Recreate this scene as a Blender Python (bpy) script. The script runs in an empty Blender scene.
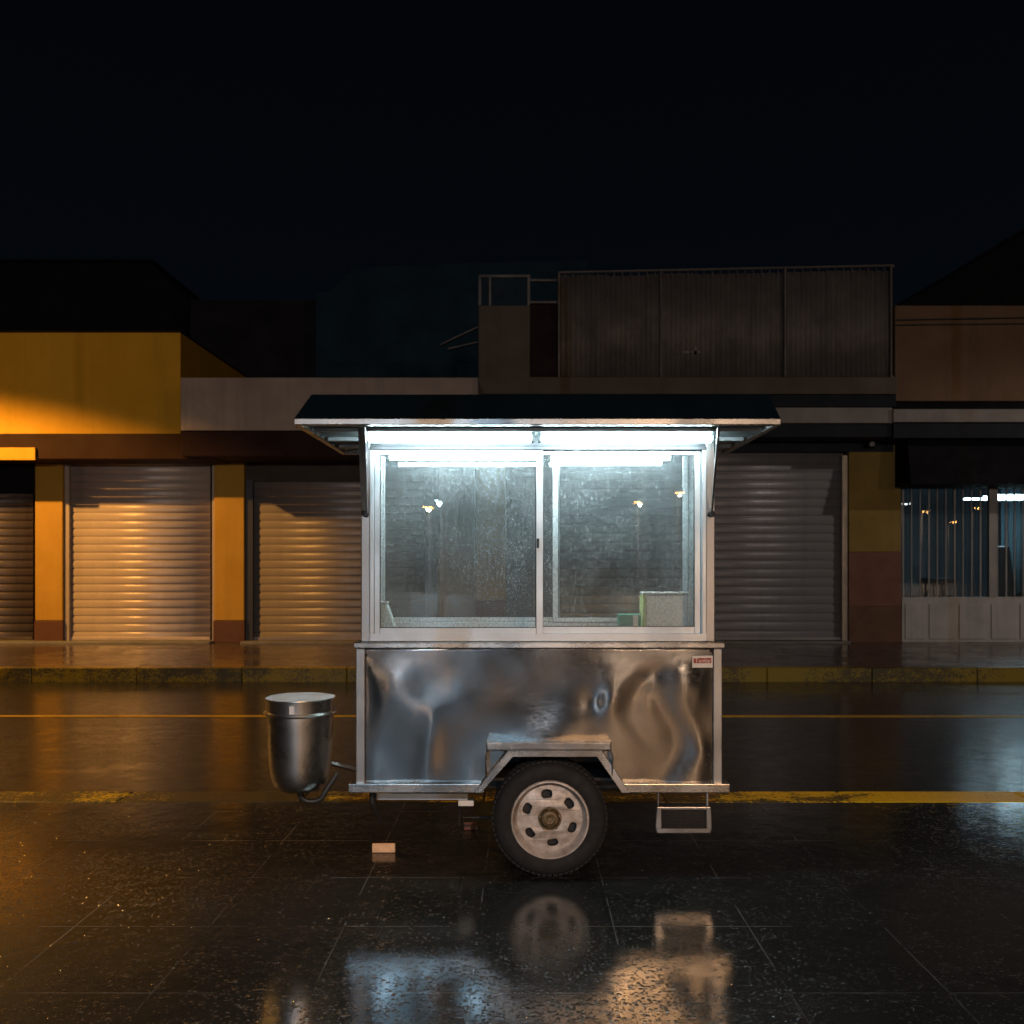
import bpy, bmesh, math, random
from mathutils import Vector, Matrix
random.seed(7)
R = math.radians
scn = bpy.context.scene
COL = scn.collection

# ------------------------------------------------------------------ camera numbers
F, CX, HY, EYE = 900.0, 522.0, 565.0, 1.55      # focal (px), vanishing point, horizon row, eye height
def X(px, Y): return (px - CX) * Y / F
def Z(py, Y): return EYE + (HY - py) * Y / F
def GY(py, z=0.0): return (EYE - z) * F / (py - HY)

# ------------------------------------------------------------------ materials
def nmat(name):
    m = bpy.data.materials.new(name); m.use_nodes = True
    nt = m.node_tree; nt.nodes.clear()
    out = nt.nodes.new('ShaderNodeOutputMaterial')
    return m, nt, out
def N(nt, t, **kw):
    n = nt.nodes.new(t)
    for k, v in kw.items():
        if k in n.inputs: n.inputs[k].default_value = v
        else: setattr(n, k, v)
    return n
def L(nt, a, b): nt.links.new(a, b)
def coords(nt, scale=(1, 1, 1)):
    tc = N(nt, 'ShaderNodeTexCoord'); mp = N(nt, 'ShaderNodeMapping')
    mp.inputs['Scale'].default_value = scale
    L(nt, tc.outputs['Object'], mp.inputs['Vector'])
    return mp.outputs['Vector']
def noise(nt, vec, scale, detail=4, rough=.6, dist=0.0):
    n = N(nt, 'ShaderNodeTexNoise'); n.inputs['Scale'].default_value = scale
    n.inputs['Detail'].default_value = detail; n.inputs['Roughness'].default_value = rough
    n.inputs['Distortion'].default_value = dist
    L(nt, vec, n.inputs['Vector']); return n.outputs['Fac']
def ramp(nt, fac, a, b, c0=0.0, c1=1.0):
    r = N(nt, 'ShaderNodeMapRange'); r.inputs['From Min'].default_value = a; r.inputs['From Max'].default_value = b
    r.inputs['To Min'].default_value = c0; r.inputs['To Max'].default_value = c1
    r.clamp = True; L(nt, fac, r.inputs['Value']); return r.outputs['Result']
def mixc(nt, fac, c0, c1):
    m = N(nt, 'ShaderNodeMix', data_type='RGBA')
    if hasattr(fac, 'is_linked'): L(nt, fac, m.inputs[0])
    else: m.inputs[0].default_value = fac
    for i, c in ((6, c0), (7, c1)):
        if hasattr(c, 'is_linked'): L(nt, c, m.inputs[i])
        else: m.inputs[i].default_value = (*c, 1)
    return m.outputs[2]
def math_(nt, op, a, b=None):
    m = N(nt, 'ShaderNodeMath', operation=op)
    for i, v in enumerate((a, b)):
        if v is None: continue
        if hasattr(v, 'is_linked'): L(nt, v, m.inputs[i])
        else: m.inputs[i].default_value = v
    return m.outputs[0]
def bump(nt, h, strength, dist=.01, normal=None):
    b = N(nt, 'ShaderNodeBump'); b.inputs['Strength'].default_value = strength; b.inputs['Distance'].default_value = dist
    L(nt, h, b.inputs['Height'])
    if normal is not None: L(nt, normal, b.inputs['Normal'])
    return b.outputs['Normal']

def plain(name, c, rough=.6, metal=0.0, var=.25, scale=3.0, bmp=.15, bscale=40, c2=None, stretch=(1, 1, 1), rvar=.1, streak=None, coat=0):
    m, nt, out = nmat(name)
    p = N(nt, 'ShaderNodeBsdfPrincipled'); v = coords(nt, stretch)
    n1 = noise(nt, v, scale, 6, .65)
    f = ramp(nt, n1, .3, .7)
    dark = c2 if c2 else tuple(x * (1 - var) for x in c)
    colr = mixc(nt, f, dark, c)
    if streak:
        v2 = coords(nt, (1.0, 1.0, .06)); s = noise(nt, v2, streak[0], 5, .7)
        colr = mixc(nt, ramp(nt, s, .5, .8, 0, streak[1]), colr, tuple(x * .35 for x in c))
    L(nt, colr, p.inputs['Base Color'])
    p.inputs['Metallic'].default_value = metal
    L(nt, ramp(nt, n1, .3, .7, rough + rvar, rough - rvar), p.inputs['Roughness'])
    if coat: p.inputs['Coat Weight'].default_value = coat; p.inputs['Coat Roughness'].default_value = .12
    if bmp:
        L(nt, bump(nt, noise(nt, v, bscale, 4, .6), bmp, .004), p.inputs['Normal'])
    L(nt, p.outputs[0], out.inputs[0])
    return m

def steel(name, c=(.62, .62, .62), rough=.25, scr=.35, anis=(1, 1, 1), smudge=.12, cloud=.0, nrg=.05):
    m, nt, out = nmat(name)
    p = N(nt, 'ShaderNodeBsdfPrincipled'); v = coords(nt)
    p.inputs['Metallic'].default_value = 1.0
    n1 = noise(nt, v, 5, 3, .5, .3); n2 = noise(nt, coords(nt, anis), 90, 5, .7)
    L(nt, mixc(nt, ramp(nt, n1, .35, .7), tuple(x * .88 for x in c), c), p.inputs['Base Color'])
    r = math_(nt, 'ADD', ramp(nt, n1, .3, .75, rough - smudge * .5, rough + smudge), ramp(nt, n2, .3, .7, -.04, .05))
    L(nt, r, p.inputs['Roughness'])
    nn = bump(nt, n2, scr, .0006)
    if cloud: nn = bump(nt, noise(nt, v, 7, 2, .5), cloud, .02, nn)
    L(nt, nn, p.inputs['Normal'])
    L(nt, p.outputs[0], out.inputs[0]); return m

def emit(name, c, s):
    m, nt, out = nmat(name); e = N(nt, 'ShaderNodeEmission'); e.inputs[0].default_value = (*c, 1); e.inputs[1].default_value = s
    L(nt, e.outputs[0], out.inputs[0]); return m

def wet_ground(name, base, base2, joints=False, puddles=(), wet=(.52, .62), film_rough=.06, grain=1.0, seed=0.0, base_rough=(.30, .46), ax=1.0, zones=(), coat=(.06, 1.9)):
    """Wet paving: grainy stone or asphalt with a film of standing water in the low places."""
    m, nt, out = nmat(name)
    p = N(nt, 'ShaderNodeBsdfPrincipled')
    tc = N(nt, 'ShaderNodeTexCoord'); mp = N(nt, 'ShaderNodeMapping'); mp.inputs['Location'].default_value = (seed, seed * 1.7, 0)
    L(nt, tc.outputs['Object'], mp.inputs['Vector']); v = mp.outputs['Vector']
    mpl = N(nt, 'ShaderNodeMapping'); mpl.inputs['Scale'].default_value = (ax, 1, 1); L(nt, v, mpl.inputs['Vector'])
    big = noise(nt, mpl.outputs['Vector'], 1.1, 5, .62, .5)
    mid = noise(nt, v, 7, 6, .65)
    fine = noise(nt, v, 160, 3, .6)
    vor = N(nt, 'ShaderNodeTexVoronoi'); vor.inputs['Scale'].default_value = 110; L(nt, v, vor.inputs['Vector'])
    low = math_(nt, 'ADD', big, math_(nt, 'MULTIPLY', math_(nt, 'SUBTRACT', mid, .5), .28))
    sep = N(nt, 'ShaderNodeSeparateXYZ'); L(nt, tc.outputs['Object'], sep.inputs[0])
    for (px, py, rx, ry, amt) in puddles:
        dx = math_(nt, 'DIVIDE', math_(nt, 'SUBTRACT', sep.outputs[0], px), rx)
        dy = math_(nt, 'DIVIDE', math_(nt, 'SUBTRACT', sep.outputs[1], py), ry)
        d = math_(nt, 'SQRT', math_(nt, 'ADD', math_(nt, 'MULTIPLY', dx, dx), math_(nt, 'MULTIPLY', dy, dy)))
        low = math_(nt, 'ADD', low, ramp(nt, d, .2, 1.3, amt, 0.0))
    w = ramp(nt, low, wet[0], wet[1])
    colr = mixc(nt, ramp(nt, mid, .3, .7), base, base2)
    colr = mixc(nt, ramp(nt, fine, .62, .75, 0, .5), colr, tuple(x * 3 for x in base2))
    h = math_(nt, 'ADD', math_(nt, 'MULTIPLY', fine, .5), math_(nt, 'ADD', math_(nt, 'MULTIPLY', mid, 1.2), math_(nt, 'MULTIPLY', vor.outputs['Distance'], .5)))
    if joints:
        T = .578
        wob = math_(nt, 'MULTIPLY', math_(nt, 'SUBTRACT', mid, .5), .006)
        def lines(s, off, per, wd=.006):
            a = math_(nt, 'MODULO', math_(nt, 'ADD', math_(nt, 'ADD', s, off + per * 60), wob), per)
            return math_(nt, 'LESS_THAN', a, wd)
        jx = lines(sep.outputs[0], .188, T); jy = lines(sep.outputs[1], -4.457, .60)
        j = math_(nt, 'MAXIMUM', jx, jy)
        worn = ramp(nt, noise(nt, v, 2.2, 4, .7), .42, .62)
        lit = math_(nt, 'MULTIPLY', j, worn)
        colr = mixc(nt, lit, colr, (.10, .10, .097))
        h = math_(nt, 'SUBTRACT', h, math_(nt, 'MULTIPLY', j, 1.5))
        # each flag its own tone
        vs = N(nt, 'ShaderNodeCombineXYZ')
        L(nt, math_(nt, 'FLOOR', math_(nt, 'DIVIDE', math_(nt, 'ADD', sep.outputs[0], .188 + T * 60), T)), vs.inputs[0])
        L(nt, math_(nt, 'FLOOR', math_(nt, 'DIVIDE', math_(nt, 'ADD', sep.outputs[1], -4.457 + .6 * 60), .6)), vs.inputs[1])
        wn = N(nt, 'ShaderNodeTexWhiteNoise'); L(nt, vs.outputs[0], wn.inputs['Vector'])
        colr = mixc(nt, ramp(nt, wn.outputs['Value'], 0, 1, 0, .45), colr, tuple(x * .4 for x in base))
    L(nt, colr, p.inputs['Base Color'])
    L(nt, ramp(nt, mid, .3, .7, base_rough[1] + .15, base_rough[0] + .15), p.inputs['Roughness'])
    b1 = bump(nt, h, .4 * grain, .006)
    L(nt, b1, p.inputs['Normal'])
    # film of water: smooth in puddles, broken up over the grain elsewhere
    patch = ramp(nt, noise(nt, v, 1.9, 5, .62, .2), .42, .60)
    smooth_ = math_(nt, 'MAXIMUM', w, math_(nt, 'MULTIPLY', patch, .93))
    L(nt, ramp(nt, mid, .3, .7, .75, 1.0), p.inputs['Coat Weight'])
    p.inputs['Specular IOR Level'].default_value = .12
    L(nt, ramp(nt, w, 0, 1, coat[0], film_rough * .5), p.inputs['Coat Roughness'])
    p.inputs['Coat IOR'].default_value = coat[1]
    zone = None                     # coarser worn patches of the surface
    for (px, py, rx, ry, amt) in zones:
        dx = math_(nt, 'DIVIDE', math_(nt, 'SUBTRACT', sep.outputs[0], px), rx); dy = math_(nt, 'DIVIDE', math_(nt, 'SUBTRACT', sep.outputs[1], py), ry)
        zz = ramp(nt, math_(nt, 'SQRT', math_(nt, 'ADD', math_(nt, 'MULTIPLY', dx, dx), math_(nt, 'MULTIPLY', dy, dy))), .2, 1.2, amt, 0.0)
        zone = zz if zone is None else math_(nt, 'MAXIMUM', zone, zz)
    ripple = noise(nt, v, 6, 2, .5)
    brk = ramp(nt, noise(nt, v, 14, 5, .8), .42, .62, 0.0, 1.0)
    dens = math_(nt, 'MULTIPLY', brk, math_(nt, 'SUBTRACT', 1.0, math_(nt, 'MULTIPLY', patch, .85)))
    if zone is not None: dens = math_(nt, 'MAXIMUM', math_(nt, 'MULTIPLY', dens, .55), math_(nt, 'MULTIPLY', math_(nt, 'ADD', math_(nt, 'MULTIPLY', brk, .6), .4), zone))
    else: dens = math_(nt, 'MULTIPLY', dens, .55)
    dens = math_(nt, 'MULTIPLY', dens, math_(nt, 'SUBTRACT', 1.0, w))
    drops = None                    # beads of water and grit, two sizes
    for sc_, hh in ((58, 1.0), (105, .6)):
        vo = N(nt, 'ShaderNodeTexVoronoi'); vo.inputs['Scale'].default_value = sc_; L(nt, v, vo.inputs['Vector'])
        sc2 = N(nt, 'ShaderNodeSeparateColor'); L(nt, vo.outputs['Color'], sc2.inputs[0])
        on = math_(nt, 'LESS_THAN', sc2.outputs[0], math_(nt, 'MULTIPLY', dens, .80))
        dome = ramp(nt, vo.outputs['Distance'], .12, .50, 1.0, 0.0)
        dd = math_(nt, 'MULTIPLY', math_(nt, 'MULTIPLY', math_(nt, 'POWER', dome, .6), on), math_(nt, 'MULTIPLY', math_(nt, 'ADD', sc2.outputs[1], .35), hh))
        drops = dd if drops is None else math_(nt, 'ADD', drops, dd)
    hf = math_(nt, 'ADD', math_(nt, 'MULTIPLY', ripple, .30), math_(nt, 'ADD', math_(nt, 'MULTIPLY', fine, .05), math_(nt, 'MULTIPLY', drops, .90 * grain)))
    wetn = bump(nt, hf, .75, .007)
    L(nt, wetn, p.inputs['Coat Normal']); L(nt, wetn, p.inputs['Normal'])
    L(nt, p.outputs[0], out.inputs[0]); return m

M = {}
M['steel'] = steel('brushed stainless steel', (.60, .585, .565), .24, .008, (.3, 1, 3))
M['panel'] = steel('dented stainless sheet', (.62, .61, .60), .080, .12, (.5, 1, 1.6), .07, 0)
M['alu'] = plain('aluminium window frame', (.62, .64, .66), .38, .55, .15, 6, .1, 200)
M['steel_post'] = steel('dull steel post', (.40, .395, .39), .36, .3, (1, 1, 20), .1)
M['steel_dark'] = plain('dark steel chassis', (.035, .033, .032), .55, .5, .4, 8, .4, 90)
M['bucket'] = steel('spun stainless steel', (.62, .60, .57), .27, .1, (1, 1, 30), .08)
M['lidtop'] = plain('satin lid steel', (.82, .86, .88), .35, .1, .2, 8, .1, 100)
M['rubber'] = plain('tyre rubber', (.008, .008, .008), .8, 0, .3, 20, .5, 120)
M['rim'] = plain('worn white wheel paint', (.64, .60, .56), .5, .1, .3, 14, .3, 120, c2=(.24, .19, .15))
M['hub'] = plain('rusty greased hub', (.20, .15, .08), .5, .4, .5, 30, .6, 120, c2=(.07, .045, .02))
M['roofskin'] = plain('dark wet roof sheet', (.022, .050, .066), .34, .1, .3, 3, .08, 60, streak=(20, .3))
M['soffit'] = plain('pale soffit board', (.26, .29, .285), .5, 0, .12, 5, .1, 60)
M['blackrub'] = plain('black seal', (.012, .012, .012), .5, 0, .2)
M['tube'] = emit('cool white fluorescent tube', (.70, .93, 1.0), 84)
M['tube_in'] = emit('cool white fluorescent tube inside', (.80, .96, 1.0), 150)
M['white'] = plain('white card', (.80, .80, .78), .6, 0, .08, 10, .1, 60)
M['paperstack'] = plain('stacked paper edges', (.95, .96, .97), .8, 0, .05, 3, .15, 30, stretch=(1, 1, 26))
M['yellowgreen'] = plain('pale yellow green plastic', (.72, .78, .30), .5, 0, .1)
M['green'] = plain('green cardboard', (.02, .26, .18), .5, 0, .5, 26, .1, 60, c2=(.01, .16, .12))
M['milky'] = plain('milky plastic', (.70, .78, .76), .35, 0, .1)
M['red'] = plain('red label print', (.33, .02, .02), .5, 0, .15)
M['brick'] = plain('pale orange block', (.95, .60, .34), .8, 0, .3, 20, .5, 60)
M['brick_dull'] = plain('dull red brick', (.16, .07, .05), .8, 0, .4, 20, .5, 60)
M['concrete'] = plain('grey kerb concrete', (.22, .21, .19), .55, 0, .4, 4, .5, 60)
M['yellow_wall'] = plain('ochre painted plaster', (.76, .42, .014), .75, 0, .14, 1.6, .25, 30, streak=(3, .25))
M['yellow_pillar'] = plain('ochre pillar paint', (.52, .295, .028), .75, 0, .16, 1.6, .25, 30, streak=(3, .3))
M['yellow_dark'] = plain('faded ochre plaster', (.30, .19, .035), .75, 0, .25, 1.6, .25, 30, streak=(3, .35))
M['brown_base'] = plain('brown plinth paint', (.12, .045, .018), .6, 0, .3, 3, .25, 40)
M['brown_mid'] = plain('terracotta wall paint', (.19, .075, .045), .7, 0, .25, 3, .25, 40)
M['maroon'] = plain('dark maroon fascia', (.030, .013, .012), .6, 0, .3, 2, .2, 30)
M['brown_fascia'] = plain('dark brown fascia', (.036, .015, .006), .6, 0, .25, 2, .2, 30)
M['plaster'] = plain('dirty off white plaster', (.46, .38, .33), .8, 0, .22, 1.8, .3, 25, streak=(3, .5))
M['plaster_brown'] = plain('brown plaster', (.22, .125, .065), .8, 0, .18, 1.5, .2, 25, streak=(4, .35))
M['cb_wall'] = plain('grey brown plaster', (.15, .12, .09), .8, 0, .2, 1.5, .2, 25, streak=(4, .4))
M['dark_beam'] = plain('dark olive beam', (.06, .045, .035), .75, 0, .2)
M['grey_wall'] = plain('grey plaster', (.22, .20, .18), .8, 0, .3, 1.8, .3, 25, streak=(4, .5))
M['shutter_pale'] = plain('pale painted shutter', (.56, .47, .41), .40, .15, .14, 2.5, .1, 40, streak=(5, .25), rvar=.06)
M['shutter_dimmed'] = plain('falloff dimmed beige shutter', (.28, .245, .225), .42, .15, .14, 2.5, .1, 40, streak=(5, .25), rvar=.06)  # darker than the pale shutter: lamp falloff put into its colour
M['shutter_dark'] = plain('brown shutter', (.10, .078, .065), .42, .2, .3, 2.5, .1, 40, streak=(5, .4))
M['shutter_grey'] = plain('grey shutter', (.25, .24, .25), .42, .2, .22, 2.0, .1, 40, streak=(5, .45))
M['frame_pale'] = plain('pale steel guide rail', (.50, .42, .34), .45, .2, .2)
M['frame_dark'] = plain('dark guide rail', (.06, .06, .065), .4, .3, .3)
M['navy'] = plain('dark blue fascia', (.018, .024, .034), .55, 0, .3, 3, .15)
M['blackp'] = plain('black awning cloth', (.008, .008, .010), .8, 0, .3, 3, .15)
for k in ('blackp', 'navy', 'maroon', 'brown_fascia', 'dark_block', 'purple_block', 'teal_block'):
    if k in M: M[k].node_tree.nodes['Principled BSDF'].inputs['Specular IOR Level'].default_value = .12
M['white_fascia'] = plain('weathered white fascia', (.30, .27, .25), .65, 0, .25, 2, .15, 30, streak=(4, .4))
M['corrug'] = plain('rusty corrugated sheet', (.25, .215, .195), .6, .2, .45, 1.6, .2, 50, c2=(.13, .115, .105), streak=(9, .8))
M['rail'] = plain('galvanised tube', (.18, .16, .15), .5, .6, .3)
M['dark_block'] = plain('dark wall far off', (.003, .003, .004), .95, 0, .3, 1, .1)
M['teal_block'] = plain('dark teal wall', (.003, .036, .070), .85, 0, .35, 1, .1)
M['purple_block'] = plain('dark plum wall', (.010, .008, .014), .85, 0, .3, 1, .1)
M['grille'] = plain('painted grille bars', (.30, .29, .29), .5, .2, .25)
M['panel_grey'] = plain('chalky white door panel', (.46, .44, .42), .65, 0, .2, 3, .1, 40, streak=(6, .4))
M['room'] = plain('shop interior paint', (.022, .04, .055), .7, 0, .3)
M['curtain'] = plain('blue hanging cloth', (.12, .24, .30), .8, 0, .4, 5, .3, 20, stretch=(6, 1, .2))
M['dark_obj'] = plain('black furniture', (.012, .012, .014), .5, 0, .3)
M['lamp_metal'] = plain('grey lamp post paint', (.16, .16, .16), .5, .3, .2)
M['sodium'] = emit('sodium lamp glass', (1.0, .50, .14), 220)
M['sodium_far'] = emit('sodium lamp glass far', (1.0, .42, .10), 60)
M['coolhead'] = emit('cool white lamp glass', (.85, .95, 1.0), 30)
M['tube_shop'] = emit('cool shop tube', (.60, .86, 1.0), 26)
M['paint_yellow'] = plain('worn yellow kerb paint', (.72, .45, .012), .45, 0, .2, 6, .35, 60, c2=(.40, .24, .01))

# worn kerb paint with concrete showing through
def kerb_paint(name, worn, lw=0.0, k=1.0):
    m, nt, out = nmat(name); p = N(nt, 'ShaderNodeBsdfPrincipled'); v = coords(nt)
    n1 = noise(nt, coords(nt, (.6, 1, 1)), 1.1, 6, .75); n2 = noise(nt, v, 40, 4, .7)
    sx = N(nt, 'ShaderNodeSeparateXYZ'); L(nt, v, sx.inputs[0])
    n1 = math_(nt, 'ADD', n1, ramp(nt, sx.outputs[0], 1.1, 2.0, -lw, 0.0))
    f = ramp(nt, math_(nt, 'ADD', n1, math_(nt, 'MULTIPLY', math_(nt, 'SUBTRACT', n2, .5), .5)), worn, worn + .07)
    L(nt, mixc(nt, f, (.07, .055, .02), mixc(nt, ramp(nt, n2, .3, .7), tuple(q * k for q in (.60, .40, .008)), tuple(q * k for q in (.85, .60, .012)))), p.inputs['Base Color'])
    L(nt, ramp(nt, n2, .3, .7, .5, .25), p.inputs['Roughness'])
    L(nt, bump(nt, n2, .4, .004), p.inputs['Normal'])
    L(nt, p.outputs[0], out.inputs[0]); return m
M['kerb_near'] = kerb_paint('yellow kerb paint worn', .34, .22)
M['kerb_far'] = kerb_paint('yellow kerb paint very worn', .44, 0, .42)

# dirty window glass: clear pane with reflections and a film of dried spots and mist
def dirty_glass(name, dirt=1.0, seed=0.0):
    m, nt, out = nmat(name)
    tc = N(nt, 'ShaderNodeTexCoord'); mp = N(nt, 'ShaderNodeMapping'); mp.inputs['Location'].default_value = (seed, 0, seed * .7)
    L(nt, tc.outputs['Object'], mp.inputs['Vector']); v = mp.outputs['Vector']
    mp2 = N(nt, 'ShaderNodeMapping'); mp2.inputs['Scale'].default_value = (1, 1, .55); L(nt, v, mp2.inputs['Vector'])
    spots = ramp(nt, noise(nt, mp2.outputs['Vector'], 95, 4, .8), .48, .64)
    fine = ramp(nt, noise(nt, v, 230, 2, .6), .58, .66)
    cloud = ramp(nt, noise(nt, v, 3.5, 3, .55, .4), .3, .72, .4, 1.0)
    streak = ramp(nt, noise(nt, coords(nt, (1, 1, .08)), 22, 4, .6), .4, .7, .75, 1.0)
    d = math_(nt, 'MULTIPLY', math_(nt, 'MULTIPLY', cloud, streak), math_(nt, 'ADD', math_(nt, 'ADD', math_(nt, 'MULTIPLY', spots, .34), math_(nt, 'MULTIPLY', fine, .35)), .065))
    d = math_(nt, 'MULTIPLY', d, dirt)
    tr = N(nt, 'ShaderNodeBsdfTransparent'); tr.inputs[0].default_value = (.91, .94, .935, 1)
    gl = N(nt, 'ShaderNodeBsdfGlossy'); gl.inputs['Roughness'].default_value = 0.0; gl.inputs[0].default_value = (1, 1, 1, 1)
    fr = N(nt, 'ShaderNodeFresnel'); fr.inputs[0].default_value = 1.5
    m1 = N(nt, 'ShaderNodeMixShader'); L(nt, fr.outputs[0], m1.inputs[0]); L(nt, tr.outputs[0], m1.inputs[1]); L(nt, gl.outputs[0], m1.inputs[2])
    df = N(nt, 'ShaderNodeBsdfDiffuse'); df.inputs[0].default_value = (.70, .76, .78, 1)
    tl = N(nt, 'ShaderNodeBsdfTranslucent'); tl.inputs[0].default_value = (.70, .76, .78, 1)
    ad = N(nt, 'ShaderNodeMixShader'); ad.inputs[0].default_value = .4; L(nt, df.outputs[0], ad.inputs[1]); L(nt, tl.outputs[0], ad.inputs[2])
    m2 = N(nt, 'ShaderNodeMixShader'); L(nt, d, m2.inputs[0]); L(nt, m1.outputs[0], m2.inputs[1]); L(nt, ad.outputs[0], m2.inputs[2])
    L(nt, m2.outputs[0], out.inputs[0]); return m
M['glass'] = dirty_glass('dirty window glass', 1.0)
M['glass_back'] = dirty_glass('dusty back window glass', .3, 3.3)
M['glass_shop'] = dirty_glass('shop window glass', .25, 9.1)

# ------------------------------------------------------------------ mesh building
class MB:
    def __init__(s): s.v = []; s.f = []
    def box(s, x0, x1, y0, y1, z0, z1):
        if x0 > x1: x0, x1 = x1, x0
        if y0 > y1: y0, y1 = y1, y0
        if z0 > z1: z0, z1 = z1, z0
        n = len(s.v)
        s.v += [(x0,y0,z0),(x1,y0,z0),(x1,y1,z0),(x0,y1,z0),(x0,y0,z1),(x1,y0,z1),(x1,y1,z1),(x0,y1,z1)]
        s.f += [tuple(n+i for i in q) for q in ((0,3,2,1),(4,5,6,7),(0,1,5,4),(1,2,6,5),(2,3,7,6),(3,0,4,7))]
        return s
    def hexa(s, p):     # 8 points, bottom four then top four
        n = len(s.v); s.v += [tuple(q) for q in p]
        s.f += [tuple(n+i for i in q) for q in ((0,3,2,1),(4,5,6,7),(0,1,5,4),(1,2,6,5),(2,3,7,6),(3,0,4,7))]; return s
    def prism(s, poly, y0, y1):      # polygon in XZ, counter-clockwise seen from -Y, extruded in Y
        n = len(s.v); k = len(poly)
        s.v += [(x, y0, z) for x, z in poly] + [(x, y1, z) for x, z in poly]
        s.f.append(tuple(n+i for i in range(k))); s.f.append(tuple(n+k+i for i in reversed(range(k))))
        for i in range(k):
            j = (i+1) % k; s.f.append((n+i, n+k+i, n+k+j, n+j))
        return s
    def tube(s, pts, r, seg=12, cap=True):
        pts = [Vector(p) for p in pts]; n0 = len(s.v); rs = r if isinstance(r, (list, tuple)) else [r] * len(pts)
        up = None
        for i, p in enumerate(pts):
            d = (pts[min(i+1, len(pts)-1)] - pts[max(i-1, 0)]).normalized()
            if up is None:
                a = Vector((0,0,1)) if abs(d.z) < .9 else Vector((1,0,0))
                up = (a - d * a.dot(d)).normalized()
            else:
                up = (up - d * up.dot(d)).normalized()
            b = d.cross(up)
            for k in range(seg):
                t = 2*math.pi*k/seg
                s.v.append(tuple(p + (up*math.cos(t) + b*math.sin(t)) * rs[i]))
        for i in range(len(pts)-1):
            for k in range(seg):
                a = n0+i*seg+k; b_ = n0+i*seg+(k+1) % seg
                s.f.append((a, b_, b_+seg, a+seg))
        if cap:
            s.f.append(tuple(n0+k for k in reversed(range(seg))))
            s.f.append(tuple(n0+(len(pts)-1)*seg+k for k in range(seg)))
        return s
    def lathe(s, prof, c=(0,0,0), axis='Z', seg=64, closed=False):
        n0 = len(s.v)
        for (r, h) in prof:
            for k in range(seg):
                t = 2*math.pi*k/seg; a, b = r*math.cos(t), r*math.sin(t)
                if axis == 'Z': s.v.append((c[0]+a, c[1]+b, c[2]+h))
                else: s.v.append((c[0]+a, c[1]+h, c[2]+b))
        m = len(prof)
        for i in range(m if closed else m-1):
            for k in range(seg):
                a = n0+i*seg+k; b = n0+i*seg+(k+1) % seg
                c2 = n0+((i+1) % m)*seg+(k+1) % seg; d = n0+((i+1) % m)*seg+k
                s.f.append((a, b, c2, d))
        return s
    def build(s, name, mat, parent=None, bevel=0.0, smooth=False, seg=2, **props):
        me = bpy.data.meshes.new(name); me.from_pydata(s.v, [], s.f); me.validate()
        bm = bmesh.new(); bm.from_mesh(me)
        bmesh.ops.remove_doubles(bm, verts=bm.verts, dist=1e-6)
        bmesh.ops.recalc_face_normals(bm, faces=bm.faces); bm.to_mesh(me); bm.free()
        if smooth:
            for p in me.polygons: p.use_smooth = True
        o = bpy.data.objects.new(name, me); COL.objects.link(o)
        me.materials.append(M[mat] if isinstance(mat, str) else mat)
        if bevel:
            b = o.modifiers.new('bevel', 'BEVEL'); b.width = bevel; b.segments = seg; b.limit_method = 'ANGLE'; b.angle_limit = R(40)
        if smooth:
            try: me.set_sharp_from_angle(angle=R(35))
            except Exception: pass
        if parent is not None:
            o.parent = parent; o.matrix_parent_inverse = parent.matrix_basis.inverted() if parent.parent is None else Matrix()
            if parent.type == 'MESH': o.matrix_parent_inverse = Matrix()
        for k, v in props.items(): o[k] = v
        return o
def B(*a): return MB().box(*a)
def thing(name, label, cat, loc=(0,0,0), group=None):
    o = bpy.data.objects.new(name, None); o.empty_display_size = .2; COL.objects.link(o); o.location = loc
    o['label'] = label; o['category'] = cat
    if group: o['group'] = group
    return o
def tag(o, label, cat, group=None):
    o['label'] = label; o['category'] = cat
    if group: o['group'] = group
    return o
def struct(o): o['kind'] = 'structure'; return o
def text_mesh(name, body, size, mat, parent, loc, ext=.0006):
    cu = bpy.data.curves.new(name, 'FONT'); cu.body = body; cu.size = size; cu.extrude = ext
    cu.align_x = 'CENTER'; cu.align_y = 'CENTER'
    tmp = bpy.data.objects.new('tmp', cu); COL.objects.link(tmp)
    me = bpy.data.meshes.new_from_object(tmp.evaluated_get(bpy.context.evaluated_depsgraph_get()))
    bpy.data.objects.remove(tmp)
    me.transform(Matrix.Rotation(R(90), 4, 'X')); me.transform(Matrix.Translation(loc))
    o = bpy.data.objects.new(name, me); COL.objects.link(o); me.materials.clear(); me.materials.append(M[mat]); o.parent = parent
    if parent.type == 'EMPTY': o.matrix_parent_inverse = parent.matrix_basis.inverted()
    return o

# ------------------------------------------------------------------ ground
M['paving'] = wet_ground('wet paving flags', (.008, .009, .008), (.016, .017, .015), joints=True,
    puddles=((-2.1, 5.0, .55, .22, .35), (-1.75, 5.3, .35, .14, .25), (.72, 3.45, .30, .30, .25), (.15, 3.95, .35, .25, .18)),
    wet=(.60, .70), film_rough=.07, seed=0.0, zones=((-3.3, 4.3, 2.2, 2.6, 1.0), (.15, 3.15, 1.3, .75, .95), (1.0, 3.2, .6, .5, .6)))
M['asphalt'] = wet_ground('wet asphalt', (.009, .009, .009), (.018, .017, .016), wet=(.56, .68), film_rough=.10, seed=4.0, ax=.35,
    puddles=((-6.0, 6.9, 1.2, .35, .3), (-4.5, 8.2, 2.2, .5, .12)), base_rough=(.26, .40), zones=((-6.5, 8.2, 4.2, 2.8, 1.0), (9.5, 11, 1.6, 2.2, .8)), coat=(.19, 1.36))
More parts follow.
